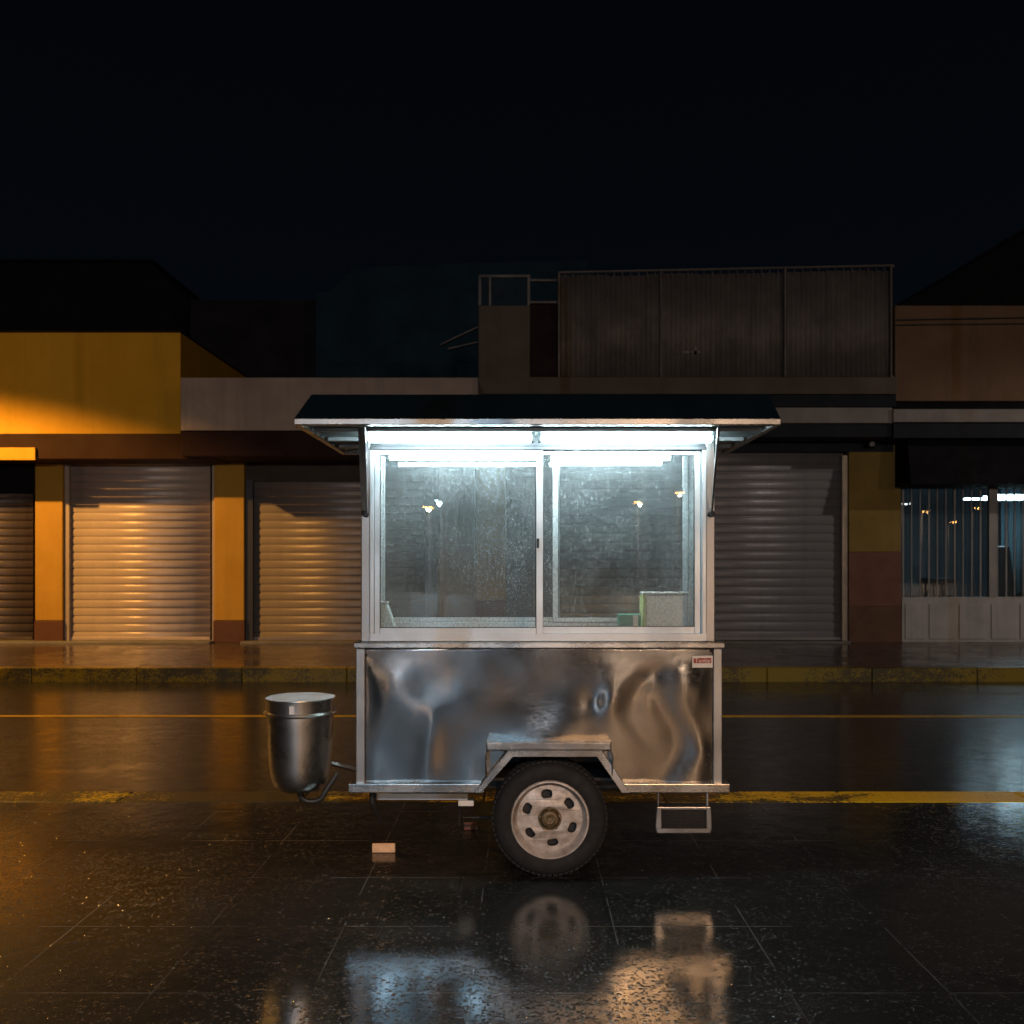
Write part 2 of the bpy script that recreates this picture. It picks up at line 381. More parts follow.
M['far_paving'] = wet_ground('wet far pavement', (.05, .04, .035), (.10, .075, .06), wet=(.42, .58), film_rough=.12, seed=8.0, base_rough=(.22, .36), coat=(.24, 1.3))

YK0, YK1 = GY(802.5), GY(791.5)           # near kerb front and back edge on top
YF = GY(682, -.12)                        # foot of the far kerb
FT = .08                                  # top of the far pavement
YB = 17.0                                 # line of the shop fronts
struct(MB().box(-98, 98, -73, 58, -.6, -.125).build('ground', 'asphalt'))
struct(MB().box(-60, 60, YK1 + .002, YF - .002, -.121, -.118).build('road', 'asphalt'))
def grid_sheet(name, x0, x1, y0, y1, z, zb, mat):
    return struct(MB().box(x0, x1, y0, y1, zb, z).build(name, mat))
grid_sheet('pavement', -60, 60, -6, YK0, 0, -.3, 'paving')
# kerbs, stones about a metre long with fine joints
def kerb(name, y0, y1, z0, z1, mat, ln=1.0, off=0.0):
    mb = MB(); x = -40 + off
    while x < 40:
        mb.box(x + .004, x + ln - .004, y0, y1, z0, z1); x += ln
    return struct(mb.build(name, mat, bevel=.012))
kerb('kerb', YK0 + .003, YK1, -.3, .003, 'kerb_near', 1.2, .15)
kerb('kerb', YF, YF + .16, -.3, FT + .003, 'kerb_far', 1.5)
grid_sheet('pavement', -60, 60, YF + .163, YB + .6, FT, -.3, 'far_paving')
yl = GY(716.5, -.12)
struct(MB().box(-60, 60, yl - .05, yl + .05, -.118, -.1135).build('road_marking', 'paint_yellow'))

# ------------------------------------------------------------------ food cart
CY = 4.5                                  # front face of the cart
def cx(p, Y=CY): return X(p, Y)
def cz(p, Y=CY): return Z(p, Y)
cart = thing('food_cart', 'stainless steel street food cart with lit sliding windows, standing on the wet pavement', 'food cart', (.08, 5.0, 0))
x0, x1 = cx(361), cx(715)                 # booth sides
bx0, bx1 = cx(356), cx(722)               # lower box sides
zb, zt = cz(784), cz(648)
ybk = 5.45
# front panel with dents, cut out round the wheel
arch = [(cx(482), cz(784)), (cx(512), cz(755)), (cx(598), cz(755)), (cx(620), cz(784))]
def zlow(x):
    if x <= arch[0][0] or x >= arch[3][0]: return zb
    for a, b in zip(arch, arch[1:]):
        if a[0] <= x <= b[0]: return a[1] + (b[1] - a[1]) * (x - a[0]) / (b[0] - a[0])
def G(x, z, cx_, cz_, sx, sz, a=0.0):
    dx, dz = x - cx_, z - cz_
    u = dx * math.cos(a) + dz * math.sin(a); w = -dx * math.sin(a) + dz * math.cos(a)
    return math.exp(-(u / sx) ** 2 - (w / sz) ** 2)
rd = random.Random(11)
dents = [(rd.uniform(-.8, .98), rd.uniform(.46, 1.13), rd.uniform(.05, .16), rd.uniform(.07, .24), rd.uniform(-1, 1), rd.uniform(-1, 1) * .0068) for _ in range(34)]
def dent(x, z):
    h = .0055 * math.sin(x * 6.1 + 1.2 * math.sin(z * 5)) + .0016 * math.sin(z * 11 + 2 * math.sin(x * 4)) + .0012 * math.sin(x * 17 + z * 6)
    for (a, b, sx, sz, rt, am) in dents: h += am * G(x, z, a, b, sx, sz, rt)
    # long S shaped crease at the right
    xc = .60 + .06 * math.sin((z - .46) * 11 + .6)
    h -= .0058 * math.exp(-((x - xc) / .07) ** 2) * (.6 + .4 * math.sin(z * 9))
    tt = max(0, min(1, (x - .70 - .05 * math.sin(z * 11 + .6)) / .16)); h += .012 * tt * tt * (3 - 2 * tt)
    h += .007 * G(x, z, .93, .6, .035, .05) - .006 * G(x, z, .66, 1.02, .05, .035)
    ed = max(0, min(1, (x - bx0 - .04) / .10, (bx1 - .04 - x) / .10, (zt - z) / .30)); ed = ed * ed * (3 - 2 * ed)
    return h * ed
cols = sorted(set([bx0 + .04 + (bx1 - bx0 - .08) * i / 150 for i in range(151)] + [a[0] for a in arch]))
mb = MB(); nr = 60
for x in cols:
    zl = zlow(x)
    for j in range(nr + 1):
        z = zl + (zt - zl) * j / nr
        mb.v.append((x, CY + .004 - dent(x, z), z))
for i in range(len(cols) - 1):
    for j in range(nr):
        a = i * (nr + 1) + j; mb.f.append((a, a + nr + 1, a + nr + 2, a + 1))
fp = mb.build('front_panel', 'panel', cart, smooth=True)
fp.data.materials[0] = M['panel']
sd = fp.modifiers.new('solid', 'SOLIDIFY'); sd.thickness = .003; sd.offset = -1
fp['label'] = 'dented polished steel front panel of the cart'
# box sides, back and floor
mb = MB()
mb.box(bx0, bx0 + .004, CY + .04, ybk, zb, zt); mb.box(bx1 - .004, bx1, CY + .04, ybk, zb, zt)
mb.box(bx0, bx1, ybk, ybk + .004, zb, zt)
mb.build('side_panel', 'steel', cart)
for a, b in ((bx0, bx0 + .045), (bx1 - .045, bx1)):
    B(a, b, CY - .006, CY + .04, zb, zt).build('corner_post', 'steel_post', cart, bevel=.004)
ct = MB()
ct.box(cx(353.5, 4.46), cx(725, 4.46), 4.455, ybk + .02, cz(648.5, 4.455), cz(642.5, 4.455))
ct.build('counter', 'steel', cart, bevel=.005)
# bottom rail in two lengths either side of the wheel
for a, b in ((cx(348, 4.46), cx(484, 4.46)), (cx(621, 4.46), cx(730, 4.46))):
    B(a, b, 4.46, 4.56, cz(793, 4.46), cz(784, 4.46)).build('bottom_rail', 'steel', cart, bevel=.004)
# wheel arch: flange swept round the opening, hood ledge on top
mb = MB()
path = [(cx(481, 4.43), cz(793, 4.43)), (cx(513, 4.43), cz(757, 4.43)), (cx(597, 4.43), cz(757, 4.43)), (cx(622, 4.43), cz(793, 4.43))]
outer = [(cx(474, 4.43), cz(793, 4.43)), (cx(508, 4.43), cz(750.5, 4.43)), (cx(602, 4.43), cz(750.5, 4.43)), (cx(630, 4.43), cz(793, 4.43))]
for i in range(3):
    a, b, c, d = path[i], path[i+1], outer[i+1], outer[i]
    mb.hexa([(a[0], 4.43, a[1]), (b[0], 4.43, b[1]), (b[0], 4.62, b[1]), (a[0], 4.62, a[1]),
             (d[0], 4.43, d[1]), (c[0], 4.43, c[1]), (c[0], 4.62, c[1]), (d[0], 4.62, d[1])])
mb.build('wheel_arch', 'steel', cart, bevel=.002)
mb = MB()
ya = 4.38
mb.hexa([(cx(487, ya), ya, cz(750, ya)), (cx(610.5, ya), ya, cz(750, ya)), (cx(612), CY + .01, cz(752)), (cx(486), CY + .01, cz(752)),
         (cx(487, ya), ya, cz(743, ya)), (cx(610.5, ya), ya, cz(743, ya)), (cx(612), CY + .01, cz(741)), (cx(486), CY + .01, cz(741))])
for a, b in ((486, 487.2), (610.2, 611.4)):
    zz = cz(784) if a < 500 else cz(784)
    mb.hexa([(cx(a), 4.44, zz + .03), (cx(b), 4.44, zz + .03), (cx(b), CY + .01, zz + .01), (cx(a), CY + .01, zz + .01),
             (cx(a), ya + .004, cz(751)), (cx(b), ya + .004, cz(751)), (cx(b), CY + .01, cz(751)), (cx(a), CY + .01, cz(751))])
mb.build('wheel_hood', 'steel', cart, bevel=.003)
# wheel well
mb = MB()
wx0, wx1 = cx(474), cx(628)
mb.box(wx0, wx0 + .01, 4.63, 4.95, .40, .64); mb.box(wx1 - .01, wx1, 4.63, 4.95, .40, .64)
mb.box(wx0, wx1, 4.63, 4.95, .64, .65); mb.box(wx0, wx1, 4.95, 4.96, .34, .65)
mb.build('wheel_well', 'steel_dark', cart)
# chassis under the box
mb = MB()
for y in (4.75, 5.25): mb.box(bx0 + .05, bx1 - .05, y, y + .05, zb - .085, zb - .03)
for x in (-.7, -.35, .62, .9): mb.box(x, x + .04, 4.62, ybk - .05, zb - .03, zb - .003)
mb.box(.115, .155, 4.72, 5.3, .255, .295)
mb.build('chassis', 'steel_dark', cart, bevel=.003)
B(bx0 + .02, bx1 - .02, 4.58, ybk, zb - .002, zb + .012).build('floor_pan', 'steel_dark', cart)
mb = MB(); mb.box(-.76, -.28, 4.66, 4.72, cz(800, 4.66), cz(793.6, 4.66)); mb.box(-.33, -.25, 4.655, 4.70, cz(806, 4.66), cz(800.5, 4.66))
mb.build('gas_pipe_box', 'white', cart, bevel=.003)
mb = MB(); mb.tube([(-.765, 4.62, .43), (-.765, 4.62, .33), (-.73, 4.66, .22)], [.022, .018, .010], 10); mb.box(-.8, -.73, 4.6, 4.68, .40, .452)
mb.build('support_jack', 'steel_dark', cart)
mb = MB(); mb.tube([(-.33, 4.75, .42), (-.33, 4.75, .18), (-.33, 4.95, .16), (-.10, 4.95, .16)], .007, 8)
mb.build('brake_rod', 'steel_dark', cart, smooth=True)
# wheels
def wheel(yf, face):
    w = MB(); c = (X(549.5, 4.53), 0, .2855)
    Rr = .283
    prof = [(.187, .012), (.200, .002), (.225, -.004), (.255, .000), (.272, .012), (.281, .03), (.2845, .06), (.2845, .13), (.281, .15), (.270, .168), (.24, .178), (.20, .172), (.187, .160)]
    if face < 0: pass
    w.lathe(prof, (c[0], yf, c[2]), 'Y', 96, True)
    t = w.build('wheel', 'rubber', cart, smooth=True)
    # tread blocks
    tb = MB()
    for k in range(64):
        a = 2 * math.pi * k / 64
        for (ya_, yb_, sh) in ((.028, .060, 0), (.074, .116, .5), (.130, .156, 0)):
            a2 = a + sh * 2 * math.pi / 64; hw = .0105
            pts = []
            for rr in (.280, .2885):
                for (dy, s) in ((ya_, -1), (ya_, 1), (yb_, 1), (yb_, -1)):
                    ct_, st = math.cos(a2), math.sin(a2); tx, tz = -st, ct_
                    pts.append((c[0] + ct_ * rr + tx * s * hw, yf + dy, c[2] + st * rr + tz * s * hw))
            tb.hexa(pts)
    tb.build('tread', 'rubber', t)
    rm = MB()
    rm.lathe([(.196, .006), (.192, -.004), (.186, -.005), (.182, .004), (.176, .020), (.168, .040), (.163, .052), (.158, .052), (.166, .036), (.174, .016)], (c[0], yf, c[2]), 'Y', 96)
    # pressed disc with six real openings
    cu = bpy.data.curves.new('disc', 'CURVE'); cu.dimensions = '2D'; cu.fill_mode = 'BOTH'; cu.extrude = .004; cu.bevel_depth = .003; cu.bevel_resolution = 2
    def ring(pts):
        sp = cu.splines.new('POLY'); sp.points.add(len(pts) - 1)
        for q, (a, b) in zip(sp.points, pts): q.co = (a, b, 0, 1)
        sp.use_cyclic_u = True
    ring([(.166 * math.cos(t_ * math.pi / 48), .166 * math.sin(t_ * math.pi / 48)) for t_ in range(96)])
    ring([(.060 * math.cos(t_ * math.pi / 24), .060 * math.sin(t_ * math.pi / 24)) for t_ in range(48)])
    for k in range(6):
        a = R(97 + 60 * k); pts = []
        for q in range(28):
            t_ = 2 * math.pi * q / 28
            uu = .031 * math.copysign(abs(math.cos(t_)) ** .7, math.cos(t_)); vv = .023 * math.copysign(abs(math.sin(t_)) ** .75, math.sin(t_))
            rr = .123 + vv - uu * uu * 4; aa = a + uu / .123
            pts.append((rr * math.cos(aa), rr * math.sin(aa)))
        ring(pts)
    tmp = bpy.data.objects.new('tmp', cu); COL.objects.link(tmp)
    me = bpy.data.meshes.new_from_object(tmp.evaluated_get(bpy.context.evaluated_depsgraph_get())); bpy.data.objects.remove(tmp)
    me.transform(Matrix.Rotation(R(90), 4, 'X')); me.transform(Matrix.Translation((c[0], yf + .045, c[2])))
    n0 = len(rm.v)
    # dish the disc: bulge towards the hub
    for vv in me.vertices:
        rr = math.hypot(vv.co.x - c[0], vv.co.z - c[2])
        rm.v.append((vv.co.x, vv.co.y - .022 * math.exp(-((rr - .085) / .035) ** 2) + .004, vv.co.z))
    for p in me.polygons: rm.f.append(tuple(n0 + i for i in p.vertices))
    r_ = rm.build('rim', 'rim', t, smooth=True)
    hb = MB()
    hb.lathe([(.066, .030), (.062, .020), (.052, .018), (.048, .026), (.044, .010), (.038, .000), (.026, -.004), (.024, .004), (.014, .006), (.012, -.006), (.0, -.006)], (c[0], yf + .01, c[2]), 'Y', 40)
    for k in range(5):
        a = R(20 + 72 * k); hb.lathe([(.008, .024), (.008, .008), (.0, .008)], (c[0] + .052 * math.cos(a), yf + .004, c[2] + .052 * math.sin(a)), 'Y', 6)
    hb.build('hub', 'hub', t, smooth=True)
    dr = MB(); dr.lathe([(.0, .09), (.15, .09), (.15, .12), (.0, .12)], (c[0], yf, c[2]), 'Y', 40); dr.build('brake_drum', 'steel_dark', t)
    return t
wheel(4.46, 1)
wheel(5.24, 1)
# step on the right
ys = 4.5
st = MB(); sx0, sx1, sz0, sz1 = cx(657, ys), cx(711, ys), cz(833.5, ys), cz(807, ys)
w_ = .024
st.box(sx0, sx1, ys, ys + .02, sz0, sz0 + w_); st.box(sx0 + .002, sx1 - .002, ys + .001, ys + .019, sz1 - .016, sz1)
st.box(sx0, sx0 + w_, ys, ys + .02, sz0 + w_, sz1); st.box(sx1 - w_, sx1, ys, ys + .02, sz0 + w_, sz1)
st.box(sx0 + .002, sx0 + .012, ys + .003, ys + .015, sz1, zb - .012); st.box(sx1 - .024, sx1 - .010, ys + .003, ys + .015, sz1, zb - .012)
sp = st.build('step', 'steel_post', cart, bevel=.004)
ms = MB(); nx, nz = 17, 8
for i in range(nx + 1):
    x = sx0 + w_ + (sx1 - sx0 - 2 * w_) * i / nx; ms.box(x - .0015, x + .0015, ys + .006, ys + .012, sz0 + w_, sz1 - .016)
for j in range(nz + 1):
    z = sz0 + w_ + (sz1 - sz0 - w_ - .016) * j / nz; ms.box(sx0 + w_, sx1 - w_, ys + .0065, ys + .0115, z - .0015, z + .0015)
ms.build('mesh_grille', 'steel_dark', sp)
# label sticker with red band
stk = B(cx(692), cx(712.5), CY - .008, CY - .005, cz(667.5), cz(655.5)).build('sticker', 'white', cart, bevel=.001)
rb = B(cx(693.3), cx(711), CY - .0095, CY - .0082, cz(663), cz(657.8)).build('red_band', 'red', stk)
text_mesh('lettering', 'Tuvlay', .030, 'white', stk, (cx(702.2), CY - .0104, cz(660.4)))
# rivets on panel
for (a, b) in ((709, 755), (706, 765), (366, 655), (711, 650.5)):
    rv = MB(); rv.lathe([(.0, -.006), (.006, -.005), (.009, .0)], (cx(a), CY - .001, cz(b)), 'Y', 12); rv.build('rivet', 'steel_dark', cart, smooth=True)

# --- booth
ybb = 5.04                                # back of the booth
zc = cz(642.5, 4.455)                     # counter top
ztop = cz(425, 4.0) + .03
mb = MB()
for a, b in ((x0, x0 + .045), (x1 - .045, x1)):
    B(a, b, CY + .002, CY + .045, zc, ztop).build('booth_post', 'steel_post', cart, bevel=.004)
    B(a + .002, (b - .002) if a > 0 else a + .03, ybb - .04, ybb, zc, ztop).build('booth_post', 'alu', cart, bevel=.004)
for a in (x0 + .004, x1 - .012):          # side walls of the booth, white sheet
    B(a, a + .008, CY + .045, ybb - .04, zc, ztop).build('side_wall', 'white', cart)
# front window: outer frame
fz0, fz1 = zc + .002, cz(447)
fx0, fx1 = x0 + .045, x1 - .045
fw = MB(); t = .03
yw = CY - .012
fw.box(fx0, fx1, yw, CY + .05, fz0, fz0 + .036); B(fx0, fx1, yw, CY + .05, fz1 - .016, fz1 + .004).build('head_rail', 'frame_dark', cart, bevel=.003)
fw.box(fx0, fx0 + .022, yw, CY + .05, fz0 + .036, fz1 - .016); fw.box(fx1 - .022, fx1, yw, CY + .05, fz0 + .036, fz1 - .016)
wf = fw.build('window_frame', 'alu', cart, bevel=.003)
def sash(xa, xb, y, l, r_, b_, t_, glassmat, name='sliding_window', z0=None, z1=None, mat='alu'):
    z0 = fz0 + .037 if z0 is None else z0; z1 = fz1 - .017 if z1 is None else z1
    m = MB(); d = .018
    m.box(xa, xa + l, y, y + d, z0, z1); m.box(xb - r_, xb, y, y + d, z0, z1)
    m.box(xa + l, xb - r_, y + .001, y + d - .001, z0, z0 + b_); m.box(xa + l, xb - r_, y + .001, y + d - .001, z1 - t_, z1)
    o = m.build(name, mat, cart, bevel=.002)
    B(xa + l - .004, xb - r_ + .004, y + .007, y + .011, z0 + b_ - .004, z1 - t_ + .004).build('glass', glassmat, o)
    sl = MB(); e = .004
    q = [(xa + l, z0 + b_), (xb - r_, z0 + b_), (xb - r_, z1 - t_), (xa + l, z1 - t_)]; q2 = [(xa + l + e, z0 + b_ + e), (xb - r_ - e, z0 + b_ + e), (xb - r_ - e, z1 - t_ - e), (xa + l + e, z1 - t_ - e)]
    for yy in (y + .002, y + .006): sl.v += [(a, yy, b) for a, b in q] + [(a, yy, b) for a, b in q2]
    for i in range(4):
        j = (i + 1) % 4
        sl.f += [(i, j, 4 + j, 4 + i), (8 + i, 12 + i, 12 + j, 8 + j), (4 + i, 4 + j, 12 + j, 12 + i), (i, 8 + i, 8 + j, j)]
    sl.build('gasket', 'blackrub', o)
    return o
s1 = sash(fx0 + .023, cx(543), CY - .004, .026, .034, .030, .022, 'glass')
s2 = sash(cx(536.5), fx1 - .023, CY + .020, .030, .030, .034, .020, 'glass')
B(cx(536.6), cx(539.2), CY - .016, CY - .004, cz(548), cz(538.5)).build('latch', 'blackrub', s1, bevel=.001)
# back window frame
bz0 = Z(627, ybb); bz1 = Z(449, ybb)
for a, b in ((zc, bz0 + .03), (bz1 - .02, ztop)): B(x0 + .031, x1 - .045, ybb - .035, ybb, a, b).build('back_frame', 'alu', cart, bevel=.003)
bxa, bxb = x0 + .031, x1 - .046
sash(bxa, X(556, ybb) + .02, ybb - .030, .012, .034, .025, .02, 'glass_back', 'back_window', bz0 + .031, bz1 - .021)
sash(X(556, ybb) - .02, bxb, ybb - .055, .03, .03, .025, .02, 'glass_back', 'back_window', bz0 + .031, bz1 - .021)
# shelf inside
B(x0 + .05, x1 - .05, CY + .052, ybb - .036, zc + .001, zc + .02).build('shelf', 'steel', cart)
# header above the windows
B(fx0, fx1, CY + .005, CY + .045, fz1 + .005, ztop).build('header', 'frame_dark', cart, bevel=.002)
# --- roof: mansard front, flat top, recessed soffit with ribs
rx0, rx1 = X(294, 4.0), X(781, 4.0)
ry0, ry1 = 4.0, 5.08
rz0, rz1 = Z(425, 4.0), Z(394.5, 4.27)
rzm = Z(418, 4.0)
ins = .09
mb = MB()
A = [(rx0, ry0, rzm), (rx1, ry0, rzm), (rx1, ry1, rzm), (rx0, ry1, rzm)]
T_ = [(X(311, 4.27), 4.27, rz1), (X(769, 4.27), 4.27, rz1), (X(769, 4.27), ry1 - .04, rz1), (X(311, 4.27), ry1 - .04, rz1)]
mb.hexa(A + T_)
roof = mb.build('roof', 'roofskin', cart, bevel=.004)
tr = MB(); tw = .028
tr.box(rx0, rx1, ry0 - .004, ry0 + tw, rz0, rzm - .001); tr.box(rx0, rx1, ry1 - tw, ry1 + .004, rz0, rzm - .001)
tr.box(rx0, rx0 + tw, ry0 + tw, ry1 - tw, rz0, rzm - .001); tr.box(rx1 - tw, rx1, ry0 + tw, ry1 - tw, rz0, rzm - .001)
tr.build('roof_trim', 'steel', cart, bevel=.004)
sf = MB(); sf.box(rx0 + tw, rx1 - tw, ry0 + tw, ry1 - tw, rzm - .010, rzm - .002); sf.build('soffit', 'soffit', cart)
for (a, b, c_, d) in ((rx0 + tw + .01, rx1 - tw - .01, 4.208, 4.232), (rx0 + tw + .01, x0 - .01, 4.52, 4.55), (x1 + .01, rx1 - tw - .01, 4.52, 4.55), (rx0 + tw + .01, x0 - .01, 4.78, 4.83), (x1 + .01, rx1 - tw - .01, 4.78, 4.83)):
    B(a, b, c_, d, rz0 + .002, rzm - .011).build('soffit_rib', 'alu', cart, bevel=.002)
# struts
for (pxt, pxb) in ((361.5, 364.5), (719, 712)):
    a = Vector((X(pxt, 4.12), 4.12, rz0 + .01)); b = Vector((X(pxb, 4.47), 4.47, Z(513, 4.47)))
    wv = .015 if pxt < 500 else .005
    m = MB()
    m.hexa([(b.x - wv, b.y, b.z), (b.x + wv, b.y, b.z), (b.x + wv, b.y + .014, b.z), (b.x - wv, b.y + .014, b.z),
            (a.x - wv * 1.15, a.y, a.z), (a.x + wv * 1.15, a.y, a.z), (a.x + wv * 1.15, a.y + .014, a.z), (a.x - wv * 1.15, a.y + .014, a.z)])
    o = m.build('awning_strut', 'steel_post', cart, bevel=.002)
    k = MB(); k.lathe([(.0, -.012), (.014, -.010), (.016, .0), (.016, .03), (.0, .03)], (b.x, b.y, b.z - .004), 'Y', 16); k.build('bolt', 'steel_dark', o, smooth=True)
# fluorescent tubes
yt = 4.33; zt_ = Z(438.5, yt)
def flu(pa, pb, y, z, r, mat, name='fluorescent_tube'):
    xa, xb = X(pa, y), X(pb, y)
    m = MB(); m.box(xa - .01, xb + .01, y - .022, y + .022, z + r + .004, min(z + r + .030, rzm - .012))
    for e in (xa - .006, xb - .010): m.box(e, e + .016, y - .012, y + .012, z - r, z + r + .004)
    h = m.build(name, 'soffit', cart, bevel=.002)
    t = MB(); t.tube([(xa + .012, y, z), (xb - .012, y, z)], r, 20); t.build('lamp_glass', mat, h, smooth=True)
    return h
flu(367, 533, yt, zt_, .019, 'tube'); flu(539.5, 713, yt, zt_, .019, 'tube')
zi = Z(457.5, 4.85)
flu(388, 541, 4.85, zi, .012, 'tube_in'); flu(549, 672, 4.85, zi, .012, 'tube_in')
B(x0 + .05, x1 - .05, CY + .05, ybb - .04, zi + .028, zi + .04).build('booth_ceiling', 'white', cart)
# bracket arm for the bucket
mb = MB(); mb.tube([(X(328, 4.62), 4.62, Z(762.5, 4.62)), (X(357, 4.62), 4.62, Z(770, 4.62))], .012, 4)
mb.build('bucket_bracket', 'steel_post', cart, smooth=True)

# ------------------------------------------------------------------ bucket
BY = 4.40
bc = (X(300.5, BY), BY, 0); s_ = BY / F
def bz(p): return Z(p, BY)
buk = thing('steel_bucket', 'tall round steel bucket with a rimmed lid hanging on the left end of the cart', 'bucket', (bc[0], bc[1], bz(790)))
rr = 34 * s_
b_ = MB()
b_.lathe([(0, bz(790.5)), (12*s_, bz(790.3)), (20*s_, bz(788.5)), (25.5*s_, bz(784)), (28.5*s_, bz(776)), (30.3*s_, bz(764)), (31.6*s_, bz(745)), (32.4*s_, bz(725)), (33*s_, bz(713)), (33*s_, bz(712))], bc, 'Z', 96)
b_.build('body', 'bucket', buk, smooth=True)
b_ = MB()
b_.lathe([(33*s_, bz(713.5)), (34.8*s_, bz(713)), (35.8*s_, bz(711.5)), (35.2*s_, bz(710.3)), (33.6*s_, bz(709.5)), (33.9*s_, bz(703)), (34.4*s_, bz(698)), (35.2*s_, bz(697.3)), (34.9*s_, bz(696.5)), (33.6*s_, bz(697.0)), (33.0*s_, bz(698.6))], bc, 'Z', 96)
b_.build('rim_band', 'bucket', buk, smooth=True)
b_ = MB(); b_.lathe([(34.4*s_, bz(697.0)), (32.5*s_, bz(696.8)), (30*s_, bz(697.3)), (14*s_, bz(697.2)), (0, bz(697.2))], bc, 'Z', 64); b_.build('lid', 'lidtop', buk, smooth=True)
b_ = MB(); b_.tube([(bc[0] + .0, BY, bz(789)), (bc[0] + .0, BY, bz(795))], .017, 12)
hp = []
for q in range(13):
    t = q / 12; a = math.pi * (1 + t)
    hp.append((bc[0] + .055 - .055 * math.cos(t * math.pi) , BY + .02 * t, bz(795) - .035 * math.sin(t * math.pi) + .0 * t))
hp += [(bc[0] + .135, BY + .03, bz(787)), (bc[0] + .17, BY + .06, bz(776))]
b_.tube(hp, .0135, 10); b_.build('drain_hose', 'blackrub', buk, smooth=True)
B(bc[0] - .012, bc[0] + .012, BY - 34.5*s_, BY - 33.4*s_, bz(709), bz(701)).build('label_plate', 'lidtop', buk, bevel=.001)

# ------------------------------------------------------------------ things in the booth and on the ground
zs = zc + .0205
nb = thing('paper_box', 'open white box of stacked paper napkins in the right window corner of the cart', 'napkin box', (X(666, 4.7), 4.75, zs))
yx = 4.70
xa, xb, zzt = X(643, yx), X(689, yx), Z(592.5, yx)
B(xa + .018, xb - .008, yx + .004, yx + .13, zs, zzt - .016).build('napkin_stack', 'paperstack', nb, bevel=.002)
m = MB(); m.box(xa, xa + .016, yx, yx + .135, zs, zzt - .012)
m.build('box_side', 'yellowgreen', nb, bevel=.002)
B(xa, xb, yx, yx + .135, zzt - .011, zzt).build('box_lid', 'white', nb, bevel=.002)
B(xb - .007, xb, yx, yx + .135, zs, zzt - .012).build('box_side', 'white', nb, bevel=.002)
gb = thing('small_carton', 'small flat green and white carton lying left of the napkin box', 'carton', (X(630, 4.64), 4.66, zs))
g = B(X(619, 4.64), X(641, 4.64), 4.64, 4.74, zs, Z(614.5, 4.64) ).build('carton_body', 'green', gb, bevel=.004)
B(X(633, 4.64), X(638, 4.64), 4.6385, 4.642, zs + .012, Z(615.5, 4.64)).build('white_patch', 'white', gb, bevel=.001)
# milky bottle / bag in the left corner
bt = thing('plastic_bag', 'white plastic bag standing in the left window corner of the cart', 'bag', (X(385, 4.6), 4.62, zs))
m = MB(); yb0 = 4.585
prof = [(-.005, 0), (.115, 0), (.105, .04), (.085, .10), (.068, .15), (.062, .165), (.0, .165)]
pts = [(X(375, yb0) + a, zs + b) for a, b in prof]
m.prism(pts, yb0, yb0 + .05)
o = m.build('bag_body', 'milky', bt, bevel=.012, seg=3)
B(X(375, yb0) + .0, X(375, yb0) + .064, yb0 - .004, yb0 + .054, zs + .166, zs + .176).build('bag_clip', 'white', bt, bevel=.002)

def brick(px0, px1, py0, py1, mat, lab):
    Y = GY(py1); w = (px1 - px0) * Y / F; h = (py1 - py0) * Y / F
    m = MB(); m.box(X(px0, Y), X(px1, Y), Y, Y + .02, 0.001, h)
    o = m.build('brick', mat, bevel=.004); tag(o, lab, 'brick'); return o
brick(372, 395, 844, 853, 'brick', 'pale orange block standing on the wet paving under the cart')
brick(464, 477.5, 823, 830.5, 'brick_dull', 'dull reddish brick far under the cart beside the wheel')

# ------------------------------------------------------------------ shop fronts across the street
def bx(p, Y=YB): return X(p, Y)
def bzz(p, Y=YB): return Z(p, Y)
def shutter(parent, pa, pb, py0, py1, mat, Y=YB + .15, pitch=.151, label=None, rails=None):
    xa, xb = X(pa, Y), X(pb, Y); z1, z0 = Z(py0, Y), Z(py1, Y)
    prof = []; z = z0
    rnd = random.Random(int(pa))
    while z < z1 - .01:
        j = rnd.uniform(-.002, .002)
        for (dz, dy) in ((0, .0), (.010, .002), (.018, -.008), (.045, -.0115), (.085, -.013), (.122, -.011), (.138, -.005), (.144, .001)):
            prof.append((dy + j, z + dz * pitch / .151))
        z += pitch
    m = MB(); n = len(prof)
    for x in (xa, xb):
        for (dy, zz) in prof: m.v.append((x, Y + dy, min(zz, z1)))
    for i in range(n - 1): m.f.append((i, n + i, n + i + 1, i + 1))
    o = m.build('roller_shutter', mat, parent, smooth=True)
    sd = o.modifiers.new('solid', 'SOLIDIFY'); sd.thickness = .008; sd.offset = 0
    if label: o['label'] = label
    b = B(xa, xb, Y - .035, Y + .01, z0 - .0, z0 + .06).build('bottom_bar', mat, o, bevel=.006)
    return o
gz = FT
